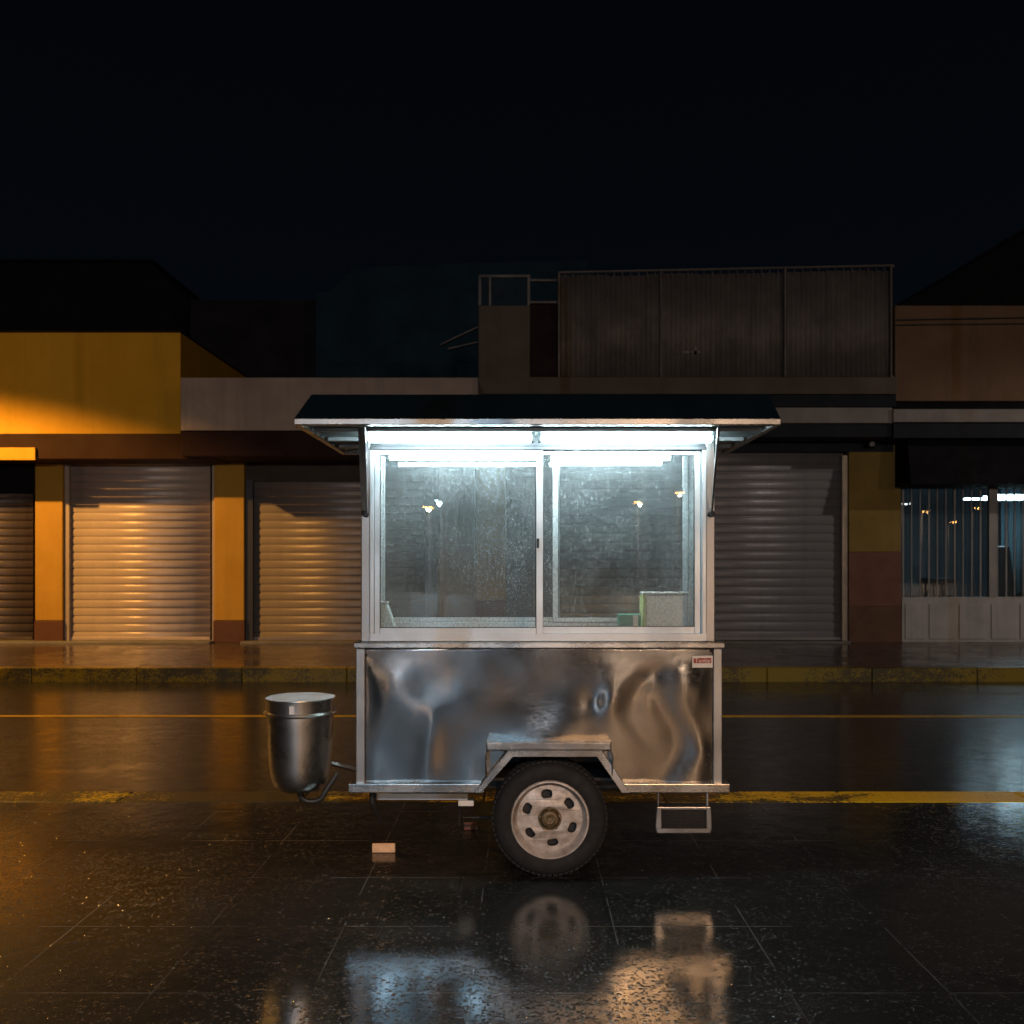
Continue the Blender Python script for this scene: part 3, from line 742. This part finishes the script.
# --- yellow shop on the left
ys_ = thing('yellow_shop', 'ochre shop building with brown fascia and lamp-lit roller shutters at the left', 'shop building', (bx(30), YB + 2, gz))
B(bx(-330), bx(180.5), YB, YB + 8, bzz(455), bzz(332.5)).build('upper_wall', 'yellow_wall', ys_, bevel=.01)
B(bx(-330), bx(181.5), YB - .02, YB + 8.02, bzz(332.3), bzz(330.8)).build('coping', 'brown_fascia', ys_)
yc = 16.2
B(X(-380, yc), X(216, yc), yc, YB - .002, Z(459, yc), Z(433.5, yc)).build('fascia_canopy', 'brown_fascia', ys_, bevel=.01)
B(X(-100, yc - .05), X(35, yc - .05), yc - .05, yc - .002, Z(460, yc - .05), Z(447.5, yc - .05)).build('fascia_board', 'yellow_wall', ys_, bevel=.006)
for (a, b) in ((-112, -72), (35, 62.5), (214, 244)):
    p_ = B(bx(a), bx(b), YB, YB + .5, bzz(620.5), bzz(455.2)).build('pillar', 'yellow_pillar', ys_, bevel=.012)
    B(bx(a) - .012, bx(b) + .012, YB - .012, YB + .5, gz, bzz(620.7)).build('plinth', 'brown_base', p_, bevel=.008)
B(bx(-330), bx(246), YB + .3, YB + .5, gz + .001, bzz(455.4)).build('back_wall', 'maroon', ys_)
B(bx(-72), bx(35), YB + .02, YB + .14, bzz(493), bzz(455.3)).build('shutter_box', 'blackp', ys_)
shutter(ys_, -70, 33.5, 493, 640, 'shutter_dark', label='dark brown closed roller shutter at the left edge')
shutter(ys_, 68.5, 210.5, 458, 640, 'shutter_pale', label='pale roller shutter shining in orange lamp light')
for (a, b) in ((63, 67.5), (211, 213.8)):
    B(bx(a), bx(b), YB + .06, YB + .2, gz, bzz(458)).build('guide_rail', 'frame_pale', ys_)
B(bx(-72), bx(214), YB - .25, YB + .29, gz - .06, gz + .04).build('door_sill', 'concrete', ys_, bevel=.01)
# --- middle shop, low parapet
ms_ = thing('grey_parapet_shop', 'low shop with dirty off-white parapet behind the left of the cart', 'shop building', (bx(340), YB + 2, gz))
yc = 15.9
B(X(180.5, yc), X(478, yc), yc, YB + 5, Z(430.5, yc), Z(377.5, yc)).build('parapet', 'plaster', ms_, bevel=.012)
B(X(180.5, yc), X(478, yc), yc + .03, YB + 5, Z(456, yc), Z(431, yc)).build('fascia', 'maroon', ms_, bevel=.01)
B(bx(244.3), bx(440), YB + .10, YB + .28, bzz(481), bzz(450)).build('header_beam', 'dark_beam', ms_)
B(bx(180.5), bx(480), YB + .32, YB + .5, gz + .001, bzz(452)).build('back_wall', 'maroon', ms_)
shutter(ms_, 253, 425, 480, 640, 'shutter_dimmed', label='pale roller shutter half in shade left of the cart')
B(bx(245), bx(252), YB + .05, YB + .25, gz, bzz(480)).build('guide_rail', 'frame_dark', ms_)
B(bx(425), bx(438), YB + .05, YB + .25, gz, bzz(480)).build('guide_rail', 'frame_dark', ms_)
B(bx(438.2), bx(475), YB + .02, YB + .31, gz, bzz(452)).build('end_wall', 'grey_wall', ms_, bevel=.01)
B(bx(244), bx(475), YB - .25, YB + .29, gz - .06, gz + .04).build('door_sill', 'concrete', ms_, bevel=.01)
# --- corrugated building in the centre
cb = thing('corrugated_top_shop', 'two-storey shop with a rusty corrugated sheet screen on its roof, behind the cart', 'shop building', (bx(690), YB + 2, gz))
B(bx(478.3), bx(893), YB - .2, YB + 7, bzz(394, YB - .2), bzz(377, YB - .2)).build('roof_ledge', 'cb_wall', cb, bevel=.01)
B(bx(478.5), bx(892.7), YB - .15, YB + .3, bzz(408), bzz(394.3, YB - .2)).build('fascia', 'navy', cb)
ya_ = 16.2
B(X(480, ya_), X(892.5, ya_), ya_, YB + .29, Z(423, ya_), Z(407.5, ya_)).build('sign_board', 'white_fascia', cb, bevel=.008)
B(X(480, ya_ + .06), X(892, ya_ + .06), ya_ + .06, YB + .28, Z(437, ya_ + .06), Z(423.4, ya_ + .06)).build('lower_fascia', 'navy', cb, bevel=.006)
B(bx(476), bx(893), YB - .02, YB + .3, bzz(452), bzz(437.3)).build('header_beam', 'navy', cb)
B(bx(475.3), bx(893), YB + .33, YB + .5, gz + .001, bzz(440)).build('back_wall', 'navy', cb)
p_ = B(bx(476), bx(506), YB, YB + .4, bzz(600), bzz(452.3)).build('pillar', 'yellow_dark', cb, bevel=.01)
B(bx(475.6), bx(506.4), YB - .008, YB + .4, gz, bzz(600.2)).build('plinth', 'brown_base', p_)
B(bx(506.6), bx(556), YB + .14, YB + .3, gz, bzz(452.3)).build('metal_door', 'frame_dark', cb)
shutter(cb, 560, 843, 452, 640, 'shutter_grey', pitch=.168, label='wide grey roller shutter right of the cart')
B(bx(843.3), bx(848.5), YB + .05, YB + .25, gz, bzz(455)).build('guide_rail', 'frame_pale', cb)
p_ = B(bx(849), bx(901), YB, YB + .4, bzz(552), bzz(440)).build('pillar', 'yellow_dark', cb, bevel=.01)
B(bx(849), bx(901), YB - .002, YB + .4, bzz(606), bzz(552.2)).build('pillar_band', 'brown_mid', p_)
B(bx(848.6), bx(901.4), YB - .012, YB + .4, gz, bzz(606.2)).build('plinth', 'brown_base', p_, bevel=.006)
B(bx(506), bx(849), YB - .1, YB + .32, gz - .06, gz + .035).build('door_sill', 'concrete', cb, bevel=.01)
# upper floor wall and glazed top
yu = YB + .1
B(X(478.5, yu), X(530, yu), yu, yu + 5, Z(377.3, yu), Z(305.5, yu)).build('upper_wall', 'cb_wall', cb, bevel=.01)
B(X(530.3, yu), X(558, yu), yu + .1, yu + 5, Z(377.3, yu), Z(302, yu)).build('upper_wall', 'maroon', cb)
m = MB()
for (a, b, c, d) in ((478.5, 530, 277, 274.5), (478.5, 481, 305, 277), (527.5, 530, 305, 277), (489, 491, 305, 277), (530, 558, 281, 279), (530, 558, 303, 301)):
    m.box(X(a, yu), X(b, yu), yu + .01, yu + .07, Z(c, yu), Z(d, yu))
w1 = m.build('glazed_screen', 'rail', cb)
B(X(479, yu), X(529, yu), yu + .03, yu + .04, Z(305, yu), Z(277, yu)).build('pane', 'glass_shop', w1)
# corrugated sheet screen
def corr(pa, pb, Y, py0, py1, slope):
    xa, xb = X(pa, Y), X(pb, Y); m = MB(); k = int((xb - xa) / .012); zbt = Z(py1, Y)
    rnd = random.Random(5)
    for i in range(k + 1):
        x = xa + (xb - xa) * i / k; d = .014 * math.sin((x - xa) / .095 * 2 * math.pi)
        step = int((x - xa) / .85); off = (step % 3) * .004
        ztp = Z(py0, Y) + slope * (x - xa) + random.Random(step).uniform(-.02, .01)
        m.v += [(x, Y + d + off, zbt), (x, Y + d + off, ztp)]
    for i in range(k): m.f.append((2*i, 2*i+2, 2*i+3, 2*i+1))
    return m
sc_ = corr(559, 889, YB + .08, 276, 377, .018).build('corrugated_sheet', 'corrug', cb, smooth=True)
sd = sc_.modifiers.new('solid', 'SOLIDIFY'); sd.thickness = .006
m = MB(); yr = YB - .0
for a in (559, 785, 891): m.tube([(X(a, yr), yr, Z(377, yr)), (X(a, yr), yr, Z(272 - (a - 559) * .021, yr))], .028 if a != 785 else .035, 10)
m.tube([(X(661, yr), yr, Z(377, yr)), (X(661, yr), yr, Z(270, yr))], .022, 10)
m.tube([(X(559, yr), yr, Z(272.5, yr)), (X(893, yr), yr, Z(265.5, yr))], .026, 10)
for i in range(40):
    a = 565 + i * 8.2; m.tube([(X(a, yr), yr + .02, Z(279 - (a-559)*.02, yr)), (X(a, yr), yr + .02, Z(272.3 - (a-559)*.02, yr))], .009, 6)
m.tube([(X(892.5, yr), yr, Z(377, yr)), (X(892.5, yr + 4), yr + 4, Z(377, yr + 4))], .03, 8)
m.tube([(X(893, yr), yr, Z(266, yr)), (X(893, yr), yr + 4, Z(266, yr))], .03, 8)
m.build('pipe_railing', 'rail', cb, smooth=True)
m = MB()
for (a, b) in ((683, 690), (691.5, 701), (694, 697)): m.box(X(a, YB), X(b, YB), YB + .03, YB + .05, Z(353, YB), Z(350.5 if a != 694 else 346, YB))
m.build('broken_bracket', 'white_fascia', cb)
B(X(562, YB + .5), X(885, YB + .5), YB + .5, YB + 6, bzz(376.8), bzz(300)).build('roof_room', 'maroon', cb)
# --- right shop with barred window
rs = thing('barred_window_shop', 'brown shop with black awning and white barred window at the right edge', 'shop building', (bx(960), YB + 2, gz))
B(bx(894), bx(1300), YB - .05, YB + 8, bzz(401, YB - .05), bzz(305.5, YB - .05)).build('upper_wall', 'plaster_brown', rs, bevel=.01)
m = MB(); m.tube([(bx(894.5), YB - .09, bzz(321)), (bx(1300), YB - .09, bzz(314))], .014, 6); m.tube([(bx(894.5), YB - .09, bzz(326)), (bx(1300), YB - .09, bzz(322))], .012, 6)
m.build('cable', 'frame_dark', rs, smooth=True)
B(bx(894), bx(1300), YB, YB + .4, bzz(409), bzz(401.2)).build('fascia', 'blackp', rs)
B(X(893.5, ya_ - .05), X(1300, ya_), ya_ - .05, YB + .39, Z(422.5, ya_), Z(409.5, ya_)).build('sign_board', 'white_fascia', rs, bevel=.008)
B(X(893.5, ya_), X(1300, ya_), ya_, YB + .38, Z(438, ya_), Z(423, ya_)).build('lower_fascia', 'navy', rs, bevel=.006)
m = MB(); xa, xb = bx(895), bx(1300)
m.hexa([(xa, 16.3, Z(484, 16.3)), (xb, 16.3, Z(484, 16.3)), (xb, YB + .35, Z(484, 16.3)), (xa, YB + .35, Z(484, 16.3)),
        (xa, 16.45, Z(438.5, 16.3)), (xb, 16.45, Z(438.5, 16.3)), (xb, YB + .35, Z(438.5, 16.3)), (xa, YB + .35, Z(438.5, 16.3))])
m.build('awning', 'blackp', rs)
ylw = YB + .1
B(X(902, ylw), X(1300, ylw), ylw, ylw + .16, gz, Z(597, ylw)).build('lower_wall', 'panel_grey', rs, bevel=.008)
m = MB()
for (a, b) in ((905, 925), (929, 955), (959, 985), (991, 1016), (1020, 1045), (1049, 1075)):
    m.box(X(a, ylw), X(b, ylw), ylw - .018, ylw - .001, Z(639, ylw), Z(604, ylw))
m.build('door_panel', 'panel_grey', rs, bevel=.012)
m = MB(); k = 0
for a in [903 + 8.6 * i for i in range(25)]:
    th = 1.0 + .5 * (k % 3 == 0); k += 1
    m.box(X(a, ylw), X(a + th, ylw), ylw + .02, ylw + .045, Z(596.8, ylw), Z(478, ylw))
for (a, b) in ((989, 996.5), (1085, 1092)): m.box(X(a, ylw), X(b, ylw), ylw - .01, ylw + .08, Z(596.8, ylw), Z(478, ylw))
m.box(X(902, ylw), X(1120, ylw), ylw + .015, ylw + .05, Z(486, ylw), Z(483.5, ylw))
m.build('window_grille', 'grille', rs)
B(X(902, ylw), X(1120, ylw), ylw + .10, ylw + .106, Z(596.5, ylw), Z(478, ylw)).build('window_glass', 'glass_shop', rs)
m = MB(); yi = 21.5
xa, xb = bx(901.5), bx(1300)
m.box(xa, xb, yi, yi + .1, gz, 4.0); m.box(xa, xa + .05, YB + .4, yi - .002, gz, 4.0); m.box(xa, xb, YB + .4, yi, 3.75, 3.80); m.box(xa, xb, YB + .4, yi, gz + .001, gz + .02)
m.build('shop_room', 'room', rs)
m = MB(); ycu = 20.6
n = 90
for i in range(n + 1):
    x = X(1001, ycu) + (X(1100, ycu) - X(1001, ycu)) * i / n; m.v += [(x, ycu + .05 * math.sin(i * 1.1), .9), (x, ycu + .05 * math.sin(i * 1.1), 3.6)]
for i in range(n): m.f.append((2*i, 2*i+2, 2*i+3, 2*i+1))
cu_ = m.build('hanging_curtain', 'curtain', rs, smooth=True); cu_.modifiers.new('solid', 'SOLIDIFY').thickness = .01
for i, a in enumerate((998, 1005, 1012, 1019, 1026, 1033)):
    Y_ = 18.6; B(X(a - 2.6, Y_), X(a + 2.6, Y_), Y_, Y_ + .5, Z(498.5, Y_), Z(494.5, Y_)).build('ceiling_lamp', 'tube_shop', rs, bevel=.01)
cl = B(X(973, 18.6), X(992, 18.6), 18.9, 19.0, Z(498.5, 18.6), Z(497, 18.6)).build('ceiling_lamp', 'tube_shop', rs)
# furniture seen through the bars
dk = thing('office_chair', 'dark high-backed chair behind the barred window at the right edge', 'chair', (X(1013, 18.2), 18.2, gz + .02))
m = MB(); x_ = X(1013, 18.2)
m.box(x_ - .28, x_ + .30, 18.1, 18.6, gz + .55, gz + .70); m.build('seat', 'dark_obj', dk, bevel=.05, seg=3)
m = MB(); m.hexa([(x_ - .26, 18.55, gz + .72), (x_ + .28, 18.55, gz + .72), (x_ + .28, 18.67, gz + .72), (x_ - .26, 18.67, gz + .72), (x_ - .2, 18.7, 1.95), (x_ + .22, 18.7, 1.95), (x_ + .22, 18.8, 1.95), (x_ - .2, 18.8, 1.95)])
m.build('backrest', 'dark_obj', dk, bevel=.05, seg=3)
m = MB(); m.tube([(x_, 18.35, gz + .05), (x_, 18.35, gz + .56)], .035, 10)
for q in range(5):
    a = q * 2 * math.pi / 5; m.tube([(x_, 18.35, gz + .12), (x_ + .28 * math.cos(a), 18.35 + .28 * math.sin(a), gz + .06)], .02, 8)
m.build('pedestal', 'dark_obj', dk)
for sgn in (-1, 1):
    m = MB(); m.box(x_ + sgn * .31 - .03, x_ + sgn * .31 + .03, 18.15, 18.5, gz + .88, gz + .93); m.box(x_ + sgn * .31 - .02, x_ + sgn * .31 + .02, 18.3, 18.35, gz + .6, gz + .88); m.build('armrest', 'dark_obj', dk, bevel=.01)
def table(px, w, nm, lab):
    t = thing('counter_table', lab, 'table', (X(px, 18.0), 18.0, gz + .02)); xx = X(px, 18.0)
    B(xx - w, xx + w, 17.7, 18.4, .86, .90).build('tabletop', 'panel_grey', t, bevel=.005)
    for a in (-w + .05, w - .1):
        for b in (17.75, 18.3): B(xx + a, xx + a + .05, b, b + .05, gz + .02, .86).build('leg', 'dark_obj', t)
    return t
table(951, .95, 't', 'low table behind the barred window carrying a dark box')
bxo = thing('equipment_box', 'dark boxy machine on the table behind the window bars', 'machine', (X(937, 18), 18, .902))
B(X(925, 18), X(951, 18), 17.8, 18.2, .902, Z(578, 18)).build('casing', 'dark_obj', bxo, bevel=.02)
B(X(940, 18), X(950, 18), 17.79, 17.80, .95, Z(583, 18)).build('control_panel', 'grille', bxo)

# wall device on the pillar
sc = thing('security_camera', 'small dark camera on the pillar top between grey shutter and barred window', 'camera', (bx(866), YB - .05, bzz(446)))
B(bx(863), bx(874), YB - .02, YB - .001, bzz(449), bzz(441)).build('mount', 'frame_dark', sc, bevel=.004)
m = MB(); m.tube([(bx(868), YB - .04, bzz(445)), (bx(866.5), YB - .28, bzz(446))], .05, 14); m.build('camera_body', 'frame_dark', sc, smooth=True)
m = MB(); m.tube([(bx(866.5), YB - .282, bzz(446)), (bx(866.5), YB - .30, bzz(446))], .036, 14); m.build('lens', 'white_fascia', sc, smooth=True)

# ------------------------------------------------------------------ dark buildings further back
def bld(name, label, Y, depth, poly, mat, roofmat='dark_block', extra=None):
    t = thing(name, label, 'building', (X(sum(p[0] for p in poly) / len(poly), Y), Y, -.125))
    pts = [(X(a, Y), Z(b, Y)) for a, b in poly]
    xs = [p[0] for p in pts]; pts = [(min(xs), -.13)] + pts + [(max(xs), -.13)] if True else pts
    m = MB(); m.prism(pts, Y, Y + depth); m.build('wall', mat, t)
    return t
b1 = bld('dark_hall', 'black roofed hall rising behind the ochre shop at the far left', 28, 12, [(-200, 262), (150, 262), (188, 300), (188, 340)], 'dark_block')
m = MB(); m.box(X(-200, 28), X(152, 27.8), 27.8, 40.2, Z(262, 28), Z(261, 28)); m.build('roof_edge', 'purple_block', b1)
b2 = bld('plum_house', 'dark plum house between the ochre shop and the teal block', 26, 10, [(190, 300), (316, 300)], 'purple_block')
m = MB(); m.prism([(X(190, 25.9), Z(338, 25.9)), (X(190, 25.9), Z(377, 25.9)), (X(236, 25.9), Z(377, 25.9))][::-1], 25.6, 25.99); m.build('lean_to_roof', 'grey_wall', b2)
b3 = bld('teal_block_building', 'dark teal flat-roofed building above the cart roof', 25, 9, [(316, 292), (330, 292), (352, 268), (405, 265), (587, 260), (587, 290)], 'teal_block')
m = MB(); m.tube([(X(440, 24.9), 24.9, Z(345, 24.9)), (X(478, 24.9), 24.9, Z(327, 24.9))], .03, 6); m.tube([(X(448, 24.9), 24.9, Z(349, 24.9)), (X(478, 24.9), 24.9, Z(342, 24.9))], .03, 6); m.build('stay_cable', 'rail', b3)
b4 = bld('black_gabled_building', 'black gabled building rising behind the brown shop at the right', 27, 12, [(898, 305), (1030, 224), (1150, 160), (1300, 250)], 'dark_block')
m = MB(); m.tube([(X(898, 26.95), 26.95, Z(305, 26.95)), (X(1150, 26.95), 26.95, Z(159.5, 26.95))], .04, 6); m.build('gable_edge', 'blackp', b4)

# ------------------------------------------------------------------ street lamps and added fill lamps
def street_lamp(loc, height, arm, rot, mat, label, energy, color, spot=None, group=None, headr=.14, size=.12):
    t = thing('street_lamp', label, 'street lamp', loc, group); t.rotation_euler = (0, 0, rot)
    base = Vector(loc)
    def add(m, n, mt, parent=t):
        me = bpy.data.meshes.new(n); me.from_pydata(m.v, [], m.f)
        o = bpy.data.objects.new(n, me); COL.objects.link(o); me.materials.append(M[mt]); o.parent = parent; return o
    add(MB().tube([(0, 0, 0), (0, 0, 1), (0, 0, height - .3), (arm * .25, 0, height + .02), (arm, 0, height + .10)], [.09, .07, .05, .04, .035], 12), 'pole', 'lamp_metal')
    hd = add(MB().hexa([(arm - .05, -.12, height + .06), (arm + .6, -.14, height + .06), (arm + .6, .14, height + .06), (arm - .05, .12, height + .06),
                   (arm - .05, -.06, height + .16), (arm + .5, -.09, height + .20), (arm + .5, .09, height + .20), (arm - .05, .06, height + .16)]), 'lamp_head', 'lamp_metal')
    g = MB(); g.lathe([(.0, -.085), (headr * .5, -.075), (headr * .85, -.045), (headr, .0), (0, .0)], (arm + .3, 0, height + .058), 'Z', 20)
    add(g, 'lamp_glass', mat, hd)
    if energy:
        if spot:
            ld = bpy.data.lights.new('lamp_light', 'SPOT'); ld.spot_size = spot[0]; ld.spot_blend = spot[1]
        else: ld = bpy.data.lights.new('lamp_light', 'POINT')
        ld.energy = energy; ld.color = color; ld.shadow_soft_size = size
        lo = bpy.data.objects.new('lamp_light', ld); COL.objects.link(lo); lo.parent = t; lo.location = (arm + .3, 0, height - .08 - size)
    return t
SOD = (1.0, .47, .10)
street_lamp((-11.9, 13.6, FT), 6.9, 1.3, R(-80), 'sodium', 'sodium street lamp on the far kerb beyond the left edge', 3700, SOD, (R(140), .22), size=.09)
street_lamp((19, 9.5, -.125), 7.4, 1.2, R(170), 'coolhead', 'added white fill lamp off to the right of the view', 900, (1.0, .84, .74), (R(168), .2), size=.12)  # unseen lamp added to brighten the shop fronts
street_lamp((2.6, -10.2, -.125), 6.5, .9, R(90), 'sodium', 'added orange lamp close behind the viewer, lighting the cart', 3600, (1.0, .54, .25), (R(146), .12), size=.10)  # added warm lamp, cone cut to reach the cart but not the façades
street_lamp((-1.75, -10.4, -.125), 6.3, .9, R(90), 'coolhead', 'added bluish lamp close behind the viewer on the left, lighting the cart', 1700, (.40, .72, 1.0), (R(146), .12), size=.10)  # added cool lamp with the same cone, for blue streaks on the panel
far = 'sodium street lamps across the square behind the viewer'
WARM = (1.0, .70, .48)
for (x, y, h, e) in ((7.6, -50, 5.7, 4000), (10.2, -50, 6.3, 2200), (-6.3, -52, 5.5, 2000), (-12.5, -51, 6.2, 1500), (37.5, -50, 6.6, 5000), (40.0, -50, 5.6, 0), (42.3, -50, 6.9, 0)):
    street_lamp((x, y, -.125), h, .6, R(90), 'sodium_far', 'distant sodium street lamp across the square', e, WARM, None, far, headr=.34, size=.06)
street_lamp((35.6, -50, -.125), 7.3, .6, R(90), 'coolhead', 'distant white street lamp across the square, tallest of the row', 0, SOD, None, headr=.45)
street_lamp((-5.4, -50, -.125), 5.8, .6, R(90), 'coolhead', 'distant white street lamp across the square', 4600, (.38, .70, 1.0), None, headr=.30, size=.06)

# ------------------------------------------------------------------ sky, camera, render
w = bpy.data.worlds.new('World'); scn.world = w; w.use_nodes = True; nt = w.node_tree; nt.nodes.clear()
sky = nt.nodes.new('ShaderNodeTexSky'); sky.sky_type = 'NISHITA'; sky.sun_disc = False
sky.sun_elevation = R(-6.0); sky.sun_rotation = R(180); sky.altitude = 100
bg = nt.nodes.new('ShaderNodeBackground'); bg.inputs[1].default_value = .1
glow = nt.nodes.new('ShaderNodeMix'); glow.data_type = 'RGBA'; glow.blend_type = 'ADD'; glow.inputs[0].default_value = 1; glow.inputs[7].default_value = (.008, .016, .034, 1)
wo = nt.nodes.new('ShaderNodeOutputWorld'); nt.links.new(sky.outputs[0], glow.inputs[6]); nt.links.new(glow.outputs[2], bg.inputs[0])
tcw = nt.nodes.new('ShaderNodeTexCoord'); sw = nt.nodes.new('ShaderNodeSeparateXYZ'); nt.links.new(tcw.outputs['Generated'], sw.inputs[0])
cr = nt.nodes.new('ShaderNodeValToRGB'); nt.links.new(sw.outputs[2], cr.inputs[0])
cr.color_ramp.elements[0].position = .05; cr.color_ramp.elements[0].color = (.013, .027, .042, 1)
cr.color_ramp.elements[1].position = .60; cr.color_ramp.elements[1].color = (.010, .013, .026, 1)
e = cr.color_ramp.elements.new(.28); e.color = (.011, .020, .034, 1)
nt.links.new(cr.outputs[0], glow.inputs[7]); nt.links.new(bg.outputs[0], wo.inputs[0])

HAZE = 0
if HAZE:
    m, nt, out = nmat('damp night air'); pv = N(nt, 'ShaderNodeVolumePrincipled')
    pv.inputs['Color'].default_value = (.85, .92, 1, 1); pv.inputs['Density'].default_value = HAZE; pv.inputs['Anisotropy'].default_value = .2
    L(nt, pv.outputs[0], out.inputs['Volume']); M['haze'] = m
    hz = B(-100, 100, -75, 60, -1.7, 15).build('haze', 'haze'); hz['kind'] = 'stuff'
cam = bpy.data.cameras.new('camera'); co = bpy.data.objects.new('camera', cam); COL.objects.link(co)
co.location = (0, 0, EYE); co.rotation_euler = (R(90), 0, 0)
cam.sensor_width = 36; cam.lens = 36 * F / 1024
cam.shift_x = -(CX - 512) / 1024; cam.shift_y = (HY - 512) / 1024
cam.clip_end = 500; cam.clip_start = .05
cam.dof.use_dof = True; cam.dof.focus_distance = 4.5; cam.dof.aperture_fstop = 4.0
scn.camera = co
scn.view_settings.view_transform = 'Standard'; scn.view_settings.look = 'None'; scn.view_settings.exposure = 0; scn.view_settings.gamma = 1
c = scn.cycles
c.max_bounces = 8; c.diffuse_bounces = 3; c.glossy_bounces = 4; c.transparent_max_bounces = 24; c.transmission_bounces = 4; c.volume_bounces = 0
c.caustics_reflective = False; c.caustics_refractive = False
c.sample_clamp_indirect = 4.0; c.use_denoising = True
c.use_light_tree = True
